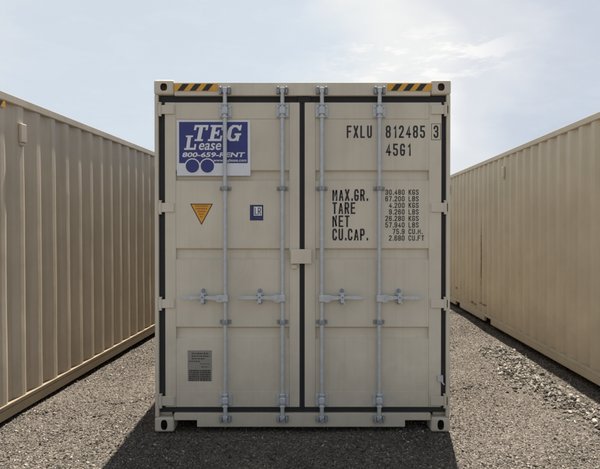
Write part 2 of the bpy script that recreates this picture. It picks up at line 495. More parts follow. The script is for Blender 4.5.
bp = nt.nodes.new('ShaderNodeBump'); bp.inputs['Strength'].default_value = 0.5; bp.inputs['Distance'].default_value = 0.006
nt.links.new(nn.outputs['Fac'], bp.inputs['Height']); nt.links.new(bp.outputs[0], b.inputs['Normal'])
M['rock'] = m
rocks = [rock_mesh(k) for k in range(9)]
placed = 0
rr = random.Random(5)
spots = []
while placed < 260:
    y = rr.uniform(4.3, 7.6)
    cx = 2.64 + 0.10 * math.sin(y * 1.9) - 0.10 * max(0, 5.2 - y)
    # clumps: gaps near y = 5.05 and 6.05
    if rr.random() < 0.75 * math.exp(-((y - 5.05) / 0.16) ** 2): continue
    x = cx + rr.gauss(0, 0.105)
    s = rr.uniform(0.018, 0.029) if rr.random() < 0.78 else rr.uniform(0.029, 0.045)
    if any((x - a) ** 2 + (y - b_) ** 2 < (0.72 * (s + c_)) ** 2 for a, b_, c_ in spots): continue
    spots.append((x, y, s))
    o = link('rock', rocks[placed % 9])
    o.location = (x, y, float(height(x, y)) + 0.34 * s)
    o.rotation_euler = (rr.uniform(-0.7, 0.7), rr.uniform(-0.7, 0.7), rr.uniform(0, 6.28))
    o.scale = (s, s * rr.uniform(0.75, 1.0), s * rr.uniform(0.8, 1.1))
    o['label'] = 'broken grey rock lying in the loose stone row beside the right container'
    o['category'] = 'rock'; o['group'] = 'rocks in the row beside the right container'
    placed += 1

# ------------------------------------------------------------------ container parts
W, H, LEN = 2.438, 2.896, 12.192
def fitting_mesh(top):
    s = 0.166 if top else 0.160; h = 0.122
    bx = MB().box(0, s, 0, s, 0, h, 0.019, seg=4)
    me = bpy.data.meshes.new('t'); bx.bm.to_mesh(me); bx.bm.free()
    o = link('tmp', me)
    cutters = []
    def cutter(axis_):
        c = MB()
        rx, rz = (0.028, 0.031) if top else (0.027, 0.042)
        pts = []
        for i in range(20):
            a = 2 * math.pi * i / 20
            pts.append((s / 2 + rx * math.copysign(abs(math.cos(a)) ** 0.8, math.cos(a)), h / 2 + rz * math.copysign(abs(math.sin(a)) ** 0.8, math.sin(a))))
        c.prism(pts, -0.05, 0.040 if top else 0.078)
        if axis_ == 'x':
            for v in c.bm.verts: v.co = Vector((v.co.y, s - v.co.x, v.co.z))
            bmesh.ops.recalc_face_normals(c.bm, faces=c.bm.faces)
        me_ = bpy.data.meshes.new('c'); c.bm.to_mesh(me_); c.bm.free()
        me_.materials.append(M['paint']); me_.materials.append(M['hole'])
        for p in me_.polygons: p.material_index = 1
        k = link('tmp', me_); cutters.append(k)
        md = o.modifiers.new('b', 'BOOLEAN'); md.operation = 'DIFFERENCE'; md.object = k; md.solver = 'EXACT'
    me.materials.append(M['paint']); me.materials.append(M['rusty'] if top else M['hole'])
    cutter('y'); cutter('x')
    r = evaluated_mesh(o, 'corner_fitting')
    for k in cutters + [o]: bpy.data.objects.remove(k)
    return r, s
FIT = {}
for top in (True, False):
    base, s = fitting_mesh(top)
    for key in ('paint', 'paint_dull', 'paint_warm'):
        c = base.copy(); c.materials[0] = M[key]
        FIT[(top, key)] = (c, s)

def corr_side(L0, L1, z0, z1, x_out, phase, depth=0.035, pitch=0.278):
    """trapezoidal wall running along y, outer face towards +x"""
    pts = []
    k0 = int((L0 - phase) / pitch) - 2
    y = phase + k0 * pitch
    while y < L1 + pitch:
        for dy, dx in ((0, depth), (0.070, depth), (0.138, 0), (0.210, 0)):
            pts.append((y + dy, x_out - dx))
        y += pitch
    # press-brake bends: each fold is a small arc
    arc = []
    for p0, p1, p2 in zip(pts, pts[1:], pts[2:]):
        p0, p1, p2 = Vector(p0), Vector(p1), Vector(p2)
        a, c = p1 + (p0 - p1).normalized() * 0.014, p1 + (p2 - p1).normalized() * 0.014
        for t_ in (0, 0.34, 0.66, 1):
            arc.append(tuple(a * (1 - t_) ** 2 + p1 * 2 * t_ * (1 - t_) + c * t_ ** 2))
    pts = arc
    P = []
    for a, b_ in zip(pts, pts[1:]):
        for yy in (L0, L1):
            if a[0] < yy < b_[0]:
                t_ = (yy - a[0]) / (b_[0] - a[0]); P.append((yy, a[1] + t_ * (b_[1] - a[1])))
        if L0 <= b_[0] <= L1: P.append(b_)
    return P

def sheet_from_profile(P, z0, z1, thick, flip=1, dent=0.004):
    """P: (along, out) profile -> closed thin wall with slight dents; wall along y with outer face +x*flip"""
    bm = bmesh.new()
    nz = 14
    zs = [z0 + (z1 - z0) * i / nz for i in range(nz + 1)]
    seed = rng.uniform(0, 50)
    A, B = [], []
    for z in zs:
        e = min(1.0, min(z - z0, z1 - z) / 0.25)
        row = []
        for y, x in P:
            dd = e * dent * (mnoise.noise(Vector((y * 1.1 + seed, z * 1.3, 0))) + 0.5 * mnoise.noise(Vector((y * 3.1, z * 2.7, seed))))
            row.append((x + dd, y, z))
        A.append([bm.verts.new((flip * x, y, z)) for x, y, z in row])
        B.append([bm.verts.new((flip * (x - thick), y, z)) for x, y, z in row])
    n = len(P)
    for k in range(nz):
        for i in range(n - 1):
            bm.faces.new((A[k][i], A[k][i + 1], A[k + 1][i + 1], A[k + 1][i]))
            bm.faces.new((B[k][i + 1], B[k][i], B[k + 1][i], B[k + 1][i + 1]))
        for i in (0, -1):
            bm.faces.new((A[k][i], A[k + 1][i], B[k + 1][i], B[k][i]))
    for k in (0, -1):
        for i in range(n - 1):
            bm.faces.new((A[k][i], A[k][i + 1], B[k][i + 1], B[k][i]))
    bmesh.ops.recalc_face_normals(bm, faces=bm.faces)
    # rounded press folds shade smoothly down their length, sharp across
    return bm

def bm_obj(name, bm, mat, parent):
    me = bpy.data.meshes.new(name); bm.to_mesh(me); bm.free(); me.materials.append(mat)
    return link(name, me, parent)

def vent_mb(x, y, z, sgn):
    v = MB()
    a, b_ = sorted((sgn * x, sgn * (x + 0.028)))
    v.box(a, b_, y - 0.045, y + 0.045, z, z + 0.17, 0.008)
    a, b_ = sorted((sgn * (x + 0.001), sgn * (x + 0.020)))
    v.box(a, b_, y - 0.038, y + 0.038, z - 0.028, z - 0.001, 0.004)
    return v

def stripes(x0, x1, z0, z1, y, n=3):
    """yellow strip with black slanted bars, in the x,z plane"""
    s = MB(); h = z1 - z0
    s.box(x0, x1, y, y + 0.004, z0, z1, 0, 0)
    wd = (x1 - x0) / (n + 0.6)
    for k in range(n):
        a = x0 + 0.07 * (x1 - x0) + wd * k
        s.flat([(a, z0 + 0.002), (a + wd * 0.52, z0 + 0.002), (a + wd * 0.52 + h * 0.75, z1 - 0.002), (a + h * 0.75, z1 - 0.002)], y - 0.0008, 1)
    return s

def container(root, key, phase, door_end):
    mt = M[key]
    hw = W / 2
    # corner fittings
    for top in (True, False):
        me, s = FIT[(top, key)]
        z = H - 0.122 if top else 0.0
        for k, (x, y) in enumerate(((-hw, 0), (hw, 0), (hw, LEN), (-hw, LEN))):
            o = link('corner_fitting', me, root)
            o.location = (x, y, z); o.rotation_euler = (0, 0, k * math.pi / 2)
    # posts
    for sx in (-1, 1):
        for y0, y1 in ((0.006, 0.155), (LEN - 0.155, LEN - 0.006)):
            a, b_ = sorted((sx * (hw - 0.004), sx * (hw - 0.036)))
            p = MB().box(a, b_, y0, y1, 0.1225, H - 0.1225, 0.006)
            a, b_ = sorted((sx * (hw - 0.0365), sx * (hw - 0.13)))
            yb = (0.065, 0.155) if y0 < 1 else (LEN - 0.155, LEN - 0.065)
            p.box(a, b_, yb[0], yb[1], 0.1235, H - 0.1235, 0)
            p.build('corner_post', mt, root)
    # rails
    for sx in (-1, 1):
        a, b_ = sorted((sx * (hw - 0.008), sx * (hw - 0.075)))
        MB().box(a, b_, 0.1665, LEN - 0.1665, H - 0.085, H - 0.014, 0.006).build('top_rail', mt, root)
        r = MB()
        a, b_ = sorted((sx * (hw - 0.006), sx * (hw - 0.06)))
        r.box(a, b_, 0.1605, LEN - 0.1605, 0.150, 0.185, 0.004)
        cuts = [0.1605, LEN / 2 - 1.025 - 0.18, LEN / 2 - 1.025 + 0.18, LEN / 2 + 1.025 - 0.18, LEN / 2 + 1.025 + 0.18, LEN - 0.1605]
        a, b_ = sorted((sx * (hw - 0.0065), sx * (hw - 0.05)))
        for i in (0, 2, 4):
            r.box(a, b_, cuts[i], cuts[i + 1], 0.066, 0.1495, 0.003)
        r.build('bottom_rail', M['mud_shade_rail'] if key == 'paint_dull' else mt, root)
        # corrugated side with narrow flat margins at each end
        P = [(0.1555, hw - 0.024)] + [p for p in corr_side(0.30, LEN - 0.30, 0, 0, hw - 0.022, phase) ] + [(LEN - 0.1555, hw - 0.024)]
        bm_obj('side_wall', sheet_from_profile(P, 0.1855, H - 0.0855, 0.012, sx), mt, root)
        for y in VENTS:
            # sits on an outer flat of the corrugation
            k = round((y - phase - 0.174) / 0.278); yy = phase + 0.174 + k * 0.278
            vent_mb(hw - 0.0215, yy - 0.0, H - 0.41, sx).build('vent', mt, root)
        for y0 in (0.18, LEN - 0.50):
            s_ = stripes(0, 0.30, 0, 0.055, 0)
            o = s_.build('hazard_stripe', [M['yellow'], M['black']], root)
            o.rotation_euler = (0, 0, sx * math.pi / 2)
            o.location = (sx * (hw - 0.0035), y0 if sx > 0 else y0 + 0.30, H - 0.150)
    # roof sheet and underfloor
    MB().box(-hw + 0.0755, hw - 0.0755, 0.1665, LEN - 0.1665, H - 0.045, H - 0.02, 0).build('roof', mt, root)
    MB().box(-hw + 0.061, hw - 0.061, 0.165, LEN - 0.165, 0.165, 0.19, 0).build('underfloor', M['plywood'], root)
    # plain ends
    ends = [LEN] if door_end else [0.0, LEN]
    for e in ends:
        sg = -1 if e == 0 else 1
        P = [(p[0], p[1]) for p in corr_side(-hw + 0.1305, hw - 0.1305, 0, 0, 0.0, 0.03)]
        bm = sheet_from_profile(P, 0.1455, H - 0.1255, 0.012)
        rot = Matrix.Rotation(-math.pi / 2 if sg < 0 else math.pi / 2, 4, 'Z')
        bmesh.ops.transform(bm, matrix=Matrix.Translation((0, e - sg * 0.05, 0)) @ rot, verts=bm.verts)
        bm_obj('end_wall', bm, mt, root)
        a, b_ = sorted((e - sg * 0.006, e - sg * 0.12))
        MB().box(-hw + 0.168, hw - 0.168, a, b_, H - 0.125, H - 0.02, 0.006).build('header', mt, root)
        MB().box(-hw + 0.168, hw - 0.168, a, b_, 0.045, 0.145, 0.006).build('sill', mt, root)

VENTS = [0.69, 4.22, LEN - 4.22, LEN - 0.69]

# ------------------------------------------------------------------ the three containers
def oriented(face_x, face_y, slope, side):
    """origin and yaw of a container whose inner near corner is at (face_x, face_y); side=+1: its right wall faces us"""
    yaw = -math.atan(slope)
    ux, uy = math.cos(yaw), math.sin(yaw)
    return (face_x - side * W / 2 * ux, face_y - side * W / 2 * uy, 0.0), yaw

CY, CX = 4.415, 0.02
main = empty('shipping_container', (CX, CY, 0), 0, 'beige steel shipping container standing alone in the middle with closed double doors', 'container')
container(main, 'paint', 0.16, True)
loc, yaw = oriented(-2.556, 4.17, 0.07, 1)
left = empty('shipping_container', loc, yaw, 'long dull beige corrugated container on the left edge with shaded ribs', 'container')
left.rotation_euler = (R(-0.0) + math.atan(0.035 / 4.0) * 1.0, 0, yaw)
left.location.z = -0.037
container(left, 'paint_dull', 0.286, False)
loc, yaw = oriented(3.008, 4.2, 0.0427, -1)
right = empty('shipping_container', loc, yaw, 'long warm beige corrugated container on the right with forklift pockets and rust marks', 'container')
container(right, 'paint_warm', 0.21, False)

# ------------------------------------------------------------------ door end of the middle container
def X(px): return (px - 302.4) / 120.7
def Z(py): return (433.2 - py) / 121.9

hw = W / 2
hd = MB().box(-hw + 0.168, hw - 0.168, 0.004, 0.10, Z(96), H - 0.022, 0.006)
hd.build('header', M['paint'], main)
sl = MB()
nl0, nl1, nr0, nr1 = X(176.2), X(197.5), X(404.5), X(426.5)
a_, b_ = -hw + 0.162, hw - 0.162
sl.prism([(a_, Z(421.3)), (nl1, Z(421.3)), (nl1, Z(428)), (nr0, Z(428)), (nr0, Z(421.3)), (b_, Z(421.3)), (b_, Z(414.3)), (a_, Z(414.3))], 0.004, 0.10)
bmesh.ops.bevel(sl.bm, geom=sl.bm.edges[:], offset=0.004, segments=2, profile=0.5, affect='EDGES')
sl.build('sill', M['paint'], main)
stripes(X(175.6), X(219), Z(91.6), Z(84.2), 0.0).build('hazard_stripe', [M['yellow'], M['black']], main)
stripes(X(386.5), X(430.2), Z(91.6), Z(84.2), 0.0).build('hazard_stripe', [M['yellow'], M['black']], main)
# rubber behind the door gaps
gk = MB()
gk.box(X(159.8), X(446), 0.034, 0.060, Z(414.2), Z(408.0), 0.002)
gk.build('door_seal', M['rubber'], main)
gk = MB().box(X(159.8), X(446), 0.034, 0.060, Z(103), Z(96.1), 0.002)
gk.build('door_seal', M['rubber'], main)

DOOR_Y = 0.018
PANEL_T, PANEL_B = 119.0, 392.5
BANDS = [(170.0, 181.2), (248.4, 260.5), (327.5, 340.5)]

def build_door(xl, xr, pl, pr, hinge_left):
    """xl,xr door edges; pl,pr inset panel edges (pixels measured on the photograph, converted to metres)"""
    x0, x1, p0, p1 = X(xl), X(xr), X(pl), X(pr)
    zt, zb = Z(102.4), Z(408.6)
    d_ = MB()
    d_.box(x0, p0, DOOR_Y, DOOR_Y + 0.05, zb, zt, 0.004)
    d_.box(p1, x1, DOOR_Y, DOOR_Y + 0.05, zb, zt, 0.004)
    d_.box(p0 + 0.0005, p1 - 0.0005, DOOR_Y + 0.001, DOOR_Y + 0.05, Z(PANEL_T), zt, 0.004)
    d_.box(p0 + 0.0005, p1 - 0.0005, DOOR_Y + 0.001, DOOR_Y + 0.05, zb, Z(PANEL_B), 0.004)
    # pressed panel: horizontal trapezoid grooves
    prof = [(Z(PANEL_T) - 0.0005, DOOR_Y + 0.004)]
    for a, b_ in BANDS:
        prof += [(Z(a), DOOR_Y + 0.004), (Z(a) - 0.016, DOOR_Y + 0.032), (Z(b_) + 0.016, DOOR_Y + 0.032), (Z(b_), DOOR_Y + 0.004)]
    prof += [(Z(PANEL_B) + 0.0005, DOOR_Y + 0.004)]
    bm = bmesh.new()
    fr = [[bm.verts.new((x, y, z)) for z, y in prof] for x in (p0 + 0.0005, p1 - 0.0005)]
    bk = [[bm.verts.new((x, DOOR_Y + 0.046, z)) for z, y in prof] for x in (p0 + 0.0005, p1 - 0.0005)]
    for i in range(len(prof) - 1):
        bm.faces.new((fr[0][i], fr[0][i + 1], fr[1][i + 1], fr[1][i]))
        bm.faces.new((bk[0][i + 1], bk[0][i], bk[1][i], bk[1][i + 1]))
    bmesh.ops.recalc_face_normals(bm, faces=bm.faces)
    for f in bm.faces:
        if f.calc_center_median().y < DOOR_Y + 0.04 and f.normal.y > 0: f.normal_flip()
    me = bpy.data.meshes.new('t'); bm.to_mesh(me); bm.free(); d_.add_mesh(me)
    door = d_.build('door', M['paint'], main)
    # weld bead round the panel
    # seal at the hinge side and at the meeting edge
    se = MB()
    if hinge_left:
        se.box(X(159.8), x0 - 0.0005, 0.030, 0.058, zb + 0.001, zt - 0.001, 0.003)
        se.box(x1 + 0.0005, X(302.3), DOOR_Y + 0.006, DOOR_Y + 0.045, zb - 0.02, zt + 0.045, 0.004)
        se.box(X(298.0), X(302.3), DOOR_Y + 0.002, DOOR_Y + 0.0055, zt + 0.001, Z(95.2), 0.001)
    else:
        se.box(x1 + 0.0005, X(446.0), 0.030, 0.058, zb + 0.001, zt - 0.001, 0.003)
        se.box(X(302.32), x0 - 0.0005, DOOR_Y + 0.008, DOOR_Y + 0.045, zb - 0.02, zt + 0.045, 0.004)
        se.box(X(302.32), X(310.3), DOOR_Y + 0.002, DOOR_Y + 0.0055, zt + 0.001, Z(95.2), 0.001)
    bmesh.ops.subdivide_edges(se.bm, edges=[e for e in se.bm.edges if abs(e.verts[0].co.z - e.verts[1].co.z) > 0.5], cuts=40, use_grid_fill=True)
    for v in se.bm.verts:
        v.co.y += 0.003 * mnoise.noise(Vector((v.co.x * 9, 0, v.co.z * 7)))
        v.co.x += 0.0016 * mnoise.noise(Vector((3.0, v.co.x * 5, v.co.z * 9)))
    se.build('gasket', M['rubber'], door)
    # hinges
    for (a, b_) in ((105.2, 114.3), (203.0, 212.3), (299.8, 308.6), (397.2, 406.8)):
        h = MB()
        zc = (Z(a) + Z(b_)) / 2
        if hinge_left:
            h.box(X(158.2), X(175.0), 0.006, DOOR_Y - 0.001, Z(b_), Z(a), 0.004)
            h.cyl((X(161.3), 0.008, Z(b_) - 0.012), (X(161.3), 0.008, Z(a) + 0.012), 0.012)
        else:
            h.box(X(430.0), X(447.2), 0.006, DOOR_Y - 0.001, Z(b_), Z(a), 0.004)
            h.cyl((X(444.3), 0.008, Z(b_) - 0.012), (X(444.3), 0.008, Z(a) + 0.012), 0.012)
        px_ = X(161.3) if hinge_left else X(444.3)
        h.cyl((px_, 0.008, Z(a) + 0.0125), (px_, 0.008, Z(a) + 0.020), 0.016, 10, 1)
        h.cyl((px_, 0.008, Z(b_) - 0.018), (px_, 0.008, Z(b_) - 0.0125), 0.014, 10, 1)
        wx = X(175.3) if hinge_left else X(429.7)
        h.cyl((wx, DOOR_Y - 0.001, Z(b_) + 0.004), (wx, DOOR_Y - 0.001, Z(a) - 0.004), 0.0045, 8)
        h.build('hinge', [M['paint'], M['paint']], door)
    return door

def locking_bar(door, px, handle_dir, catch_px, end_px):
    x = X(px); yr = DOOR_Y - 0.032
    rod = MB()
    rod.cyl((x, yr, Z(421)), (x, yr, Z(89)), 0.0165, 20)
    # cam heads, top and bottom
    for zc, sg in ((Z(91.2), 1), (Z(418.5), -1)):
        rod.box(x - 0.020, x + 0.020, yr - 0.014, yr + 0.020, zc - 0.022, zc + 0.022, 0.006)
        rod.box(x - 0.045, x - 0.021, yr - 0.004, yr + 0.018, zc - 0.012, zc + 0.016, 0.005)
    rod.build('locking_bar', M['zinc'], door)
    # cam keepers: forks bolted to the header and the sill
    for zc, top in ((Z(91.8), True), (Z(419.3), False)):
        k = MB()
        k.box(x - 0.050, x + 0.050, -0.004, 0.0035, zc - 0.026, zc + 0.026, 0.002)
        for s_ in (-1, 1):
            a, b_ = sorted((x + s_ * 0.026, x + s_ * 0.042))
            k.box(a, b_, yr - 0.022, -0.0045, zc - 0.028, zc + (0.034 if top else 0.022), 0.005)
        if top:
            k.sphere((x - 0.034, yr - 0.022, zc + 0.02), 0.009); k.sphere((x + 0.034, yr - 0.022, zc + 0.02), 0.009)
        else:
            k.cyl((x + 0.008, yr - 0.030, zc - 0.006), (x + 0.008, yr - 0.0145, zc - 0.006), 0.017, 14)
        k.build('cam_keeper', M['zinc_dark'], door)
    # bearing brackets with bolts, top and bottom
    for (a, b_) in ((104.2, 118.8), (393.6, 407.4)):
        za, zb_ = Z(a), Z(b_)
        k = MB()
        for s_ in (-1, 1):
            u, v = sorted((x + s_ * 0.018, x + s_ * 0.052))
            k.box(u, v, DOOR_Y - 0.014, DOOR_Y - 0.0005, zb_ + 0.008, za - 0.008, 0.003)
            for zz in (za - 0.026, zb_ + 0.026):
                k.cyl((x + s_ * 0.036, DOOR_Y - 0.024, zz), (x + s_ * 0.036, DOOR_Y - 0.0145, zz), 0.0095, 6)
        k.box(x - 0.024, x + 0.024, yr - 0.024, DOOR_Y - 0.0145, zb_ + 0.030, za - 0.030, 0.008)
        k.box(x - 0.021, x + 0.021, yr - 0.021, DOOR_Y - 0.0145, zb_, zb_ + 0.018, 0.005)
        k.box(x - 0.021, x + 0.021, yr - 0.021, DOOR_Y - 0.0145, za - 0.018, za, 0.005)
        k.build('bearing_bracket', M['zinc'], door)
    # small guide clamps
    for py in (188.8, 322.3):
        zc = Z(py); k = MB()
        k.box(x - 0.047, x + 0.047, DOOR_Y - 0.010, DOOR_Y + 0.0035, zc - 0.015, zc + 0.015, 0.003)
        k.box(x - 0.023, x + 0.023, yr - 0.022, DOOR_Y - 0.0105, zc - 0.019, zc + 0.019, 0.007)
        for s_ in (-1, 1):
            k.cyl((x + s_ * 0.036, DOOR_Y - 0.019, zc), (x + s_ * 0.036, DOOR_Y - 0.0105, zc), 0.009, 6)
        k.build('guide_clamp', M['zinc_dark'], door)
    # handle: hinged hub on the bar, flat lever that narrows, twists and widens into a grip
    zc = Z(297.4); hx = X(end_px); cxp = X(catch_px)
    h = MB()
    sg = -1 if hx < x else 1
    def bx(a, b_, *k):
        a, b_ = sorted((a, b_)); h.box(a, b_, *k)
    # hub: two cheeks round the bar and a clevis plate with its pivot pin
    bx(x - 0.026, x + 0.026, yr - 0.026, yr + 0.022, zc - 0.040, zc + 0.022, 0.009)
    q = [(x + sg * 0.020, zc - 0.038), (x + sg * 0.058, zc - 0.038), (x + sg * 0.076, zc - 0.024), (x + sg * 0.082, zc + 0.006), (x + sg * 0.066, zc + 0.022), (x + sg * 0.020, zc + 0.022)]
    h.prism(q, yr - 0.022, yr + 0.008)
    h.cyl((x + sg * 0.052, yr - 0.031, zc - 0.008), (x + sg * 0.052, yr - 0.0225, zc - 0.008), 0.014, 14)
    h.cyl((x + sg * 0.052, yr - 0.034, zc - 0.008), (x + sg * 0.052, yr - 0.0315, zc - 0.008), 0.007, 6)
    # lever
    L_ = abs(hx - x)
    top = [(0.070, 0.015), (0.115, 0.011), (0.150, 0.013), (0.200, 0.012), (L_ * 0.72, 0.014), (L_ * 0.93, 0.012), (L_, 0.004)]
    bot = [(L_, -0.010), (L_ * 0.93, -0.018), (L_ * 0.72, -0.018), (0.200, -0.013), (0.150, -0.016), (0.115, -0.020), (0.070, -0.026)]
    q = [(x + sg * u, zc + v) for u, v in top + bot]
    lv = bmesh.new()
    n_ = len(q); front, back = [], []
    for k, (u, v) in enumerate(q):
        dist = abs(u - x)
        bend = -0.010 - 0.014 * min(1, max(0, (dist - 0.09) / 0.12))      # lever swings out from the door towards the grip
        front.append(lv.verts.new((u, yr + bend - 0.006, v))); back.append(lv.verts.new((u, yr + bend + 0.006, v)))
    half = n_ // 2
    for k in range(half - 1):
        m1, m2 = n_ - 1 - k, n_ - 2 - k
        lv.faces.new((front[k], front[k + 1], front[m2], front[m1])); lv.faces.new((back[k + 1], back[k], back[m1], back[m2]))
    for k in range(n_):
        j = (k + 1) % n_
        lv.faces.new((front[k], back[k], back[j], front[j]))
    bmesh.ops.recalc_face_normals(lv, faces=lv.faces)
    bmesh.ops.bevel(lv, geom=[e for e in lv.edges if abs((e.verts[0].co - e.verts[1].co).normalized().y) < 0.5 and len(set(f.normal.y > 0.5 or f.normal.y < -0.5 for f in e.link_faces)) == 2], offset=0.003, segments=2, profile=0.5, affect='EDGES')
    h._add(lv, 0)
    h.build('handle', M['zinc'], door)
    # catch: lobed back plate with two bolts, retainer hasp and seal pin
    k = MB()
    lob = []
    for i in range(28):
        t_ = 2 * math.pi * i / 28
        rz_ = 0.066; rx_ = 0.027 + 0.006 * math.cos(2 * t_)
        lob.append((cxp + rx_ * math.cos(t_), zc + 0.004 + rz_ * math.sin(t_)))
    k.prism(lob, DOOR_Y - 0.008, DOOR_Y + 0.0035)
    for dz in (-0.044, 0.052):
        k.cyl((cxp, DOOR_Y - 0.012, zc + dz), (cxp, DOOR_Y - 0.0085, zc + dz), 0.017, 14, 1)
        k.cyl((cxp, DOOR_Y - 0.022, zc + dz), (cxp, DOOR_Y - 0.0125, zc + dz), 0.0115, 6, 1)
    k.box(cxp - 0.027, cxp + 0.027, DOOR_Y - 0.050, DOOR_Y - 0.0085, zc - 0.036, zc - 0.0275, 0.003)
    k.box(cxp - 0.027, cxp + 0.027, DOOR_Y - 0.062, DOOR_Y - 0.0085, zc + 0.022, zc + 0.0305, 0.003)
    k.cyl((cxp, DOOR_Y - 0.071, zc + 0.003), (cxp, DOOR_Y - 0.063, zc + 0.003), 0.019, 16)
    k.cyl((cxp, DOOR_Y - 0.076, zc + 0.003), (cxp, DOOR_Y - 0.0715, zc + 0.003), 0.008, 8, 1)
    k.box(cxp - 0.014, cxp + 0.014, DOOR_Y - 0.0705, DOOR_Y - 0.0625, zc - 0.046, zc + 0.040, 0.004)
    k.box(cxp + 0.016 * sg - 0.006, cxp + 0.016 * sg + 0.006, DOOR_Y - 0.066, DOOR_Y - 0.058, zc - 0.062, zc - 0.030, 0.003)
    k.build('handle_catch', [M['zinc'], M['zinc_dark']], door)

door_l = build_door(165.7, 299.6, 176.5, 289.2, True)
door_r = build_door(304.6, 440.6, 315.4, 428.2, False)
locking_bar(door_l, 226.0, -1, 204.0, 182.5)
locking_bar(door_l, 282.6, -1, 260.2, 238.5)
locking_bar(door_r, 321.6, 1, 341.6, 364.0)
locking_bar(door_r, 378.4, 1, 398.0, 420.6)

# lock box across the meeting edges
lb = MB()
lb.box(X(290.9), X(311.3), DOOR_Y - 0.040, DOOR_Y - 0.034, Z(263.7), Z(249.4), 0.002)
lb.box(X(291.4), X(310.9), DOOR_Y - 0.0335, DOOR_Y - 0.012, Z(263.2), Z(262.0), 0.001)
lb.box(X(291.4), X(310.9), DOOR_Y - 0.0335, DOOR_Y - 0.012, Z(251.0), Z(249.8), 0.001)
lb.box(X(309.8), X(310.9), DOOR_Y - 0.0335, DOOR_Y - 0.001, Z(261.8), Z(251.2), 0.001)
lb.box(X(306.0), X(309.6), DOOR_Y - 0.0335, DOOR_Y - 0.0005, Z(261.5), Z(251.5), 0.001)
lb.build('lock_box', M['paint'], door_r)
MB().box(X(291.5), X(297.0), DOOR_Y - 0.020, DOOR_Y - 0.0005, Z(269.0), Z(265.0), 0.004).build('lock_lug', M['paint'], door_l)
# door tie-back hook on the right post gap
hk = MB()
hk.box(X(436.6), X(440.4), DOOR_Y - 0.016, DOOR_Y - 0.0005, Z(382.5), Z(376.5), 0.003)
hk.cyl((X(441.3), DOOR_Y - 0.012, Z(383.0)), (X(441.3), DOOR_Y - 0.012, Z(376.0)), 0.008)
hk.cyl((X(441.3), DOOR_Y - 0.012, Z(383.0)), (X(443.3), DOOR_Y - 0.012, Z(385.5)), 0.006)
hk.build('tie_back_hook', M['zinc'], door_r)

# ------------------------------------------------------------------ stencil lettering (own stroke alphabet on a 1 x 2 grid)
G = {
 '0': [[(.25, 0), (.75, 0), (1, .3), (1, 1.7), (.75, 2), (.25, 2), (0, 1.7), (0, .3), (.25, 0)]],
 '1': [[(.25, 1.65), (.6, 2), (.6, 0)]],
 '2': [[(0, 1.6), (0, 1.75), (.25, 2), (.75, 2), (1, 1.75), (1, 1.3), (0, 0.12), (0, 0), (1, 0)]],
 '3': [[(0, 1.6), (0, 1.75), (.25, 2), (.75, 2), (1, 1.75), (1, 1.3), (.75, 1.05), (.4, 1.05)], [(.75, 1.05), (1, .8), (1, .25), (.75, 0), (.25, 0), (0, .25), (0, .4)]],
 '4': [[(.75, 0), (.75, 2), (0, .55), (1.05, .55)]],
 '5': [[(.95, 2), (.05, 2), (.05, 1.15), (.7, 1.15), (1, .9), (1, .25), (.75, 0), (.25, 0), (0, .25), (0, .4)]],
 '6': [[(1, 1.6), (1, 1.75), (.75, 2), (.25, 2), (0, 1.7), (0, .25), (.25, 0), (.75, 0), (1, .25), (1, .9), (.75, 1.12), (0.05, 1.12)]],
 '7': [[(0, 2), (1, 2), (.35, 0)]],
 '8': [[(.25, 1.05), (0, 1.3), (0, 1.75), (.25, 2), (.75, 2), (1, 1.75), (1, 1.3), (.75, 1.05), (.25, 1.05)], [(.25, 1.05), (0, .8), (0, .25), (.25, 0), (.75, 0), (1, .25), (1, .8), (.75, 1.05)]],
 '9': [[(0, .4), (0, .25), (.25, 0), (.75, 0), (1, .3), (1, 1.75), (.75, 2), (.25, 2), (0, 1.75), (0, 1.15), (.25, .9), (.95, .9)]],
 'A': [[(0, 0), (.5, 2), (1, 0)], [(.2, .6), (.8, .6)]],
 'B': [[(0, 0), (0, 2), (.75, 2), (1, 1.75), (1, 1.3), (.75, 1.05), (.05, 1.05)], [(.75, 1.05), (1, .8), (1, .25), (.75, 0), (.05, 0)]],
 'C': [[(1, 1.55), (1, 1.72), (.75, 2), (.25, 2), (0, 1.7), (0, .3), (.25, 0), (.75, 0), (1, .28), (1, .45)]],
 'E': [[(1, 2), (0, 2), (0, 0), (1, 0)], [(.05, 1.05), (.85, 1.05)]],
 'F': [[(1, 2), (0, 2), (0, 0)], [(.05, 1.05), (.85, 1.05)]],
 'G': [[(1, 1.55), (1, 1.72), (.75, 2), (.25, 2), (0, 1.7), (0, .3), (.25, 0), (.75, 0), (1, .3), (1, .9), (.55, .9)]],
 'K': [[(0, 0), (0, 2)], [(1, 2), (.08, .95)], [(.3, 1.2), (1, 0)]],
 'L': [[(0, 2), (0, 0), (.9, 0)]],
 'M': [[(0, 0), (0, 2), (.55, .7), (1.1, 2), (1.1, 0)]],
 'N': [[(0, 0), (0, 2), (1, 0), (1, 2)]],
 'P': [[(0, 0), (0, 2), (.75, 2), (1, 1.72), (1, 1.2), (.75, .92), (.05, .92)]],
 'R': [[(0, 0), (0, 2), (.75, 2), (1, 1.72), (1, 1.25), (.75, .98), (.05, .98)], [(.6, .98), (1, 0)]],
 'S': [[(1, 1.6), (1, 1.75), (.75, 2), (.25, 2), (0, 1.75), (0, 1.35), (1, .7), (1, .25), (.75, 0), (.25, 0), (0, .25), (0, .4)]],
 'T': [[(0, 2), (1, 2)], [(.5, 1.98), (.5, 0)]],
 'U': [[(0, 2), (0, .3), (.25, 0), (.75, 0), (1, .3), (1, 2)]],
 'X': [[(0, 0), (1, 2)], [(0, 2), (1, 0)]],
 'D': [[(0, 0), (0, 2), (.7, 2), (1, 1.65), (1, .35), (.7, 0), (.05, 0)]],
 '.': [[(.12, 0), (.12, .18)]],
}

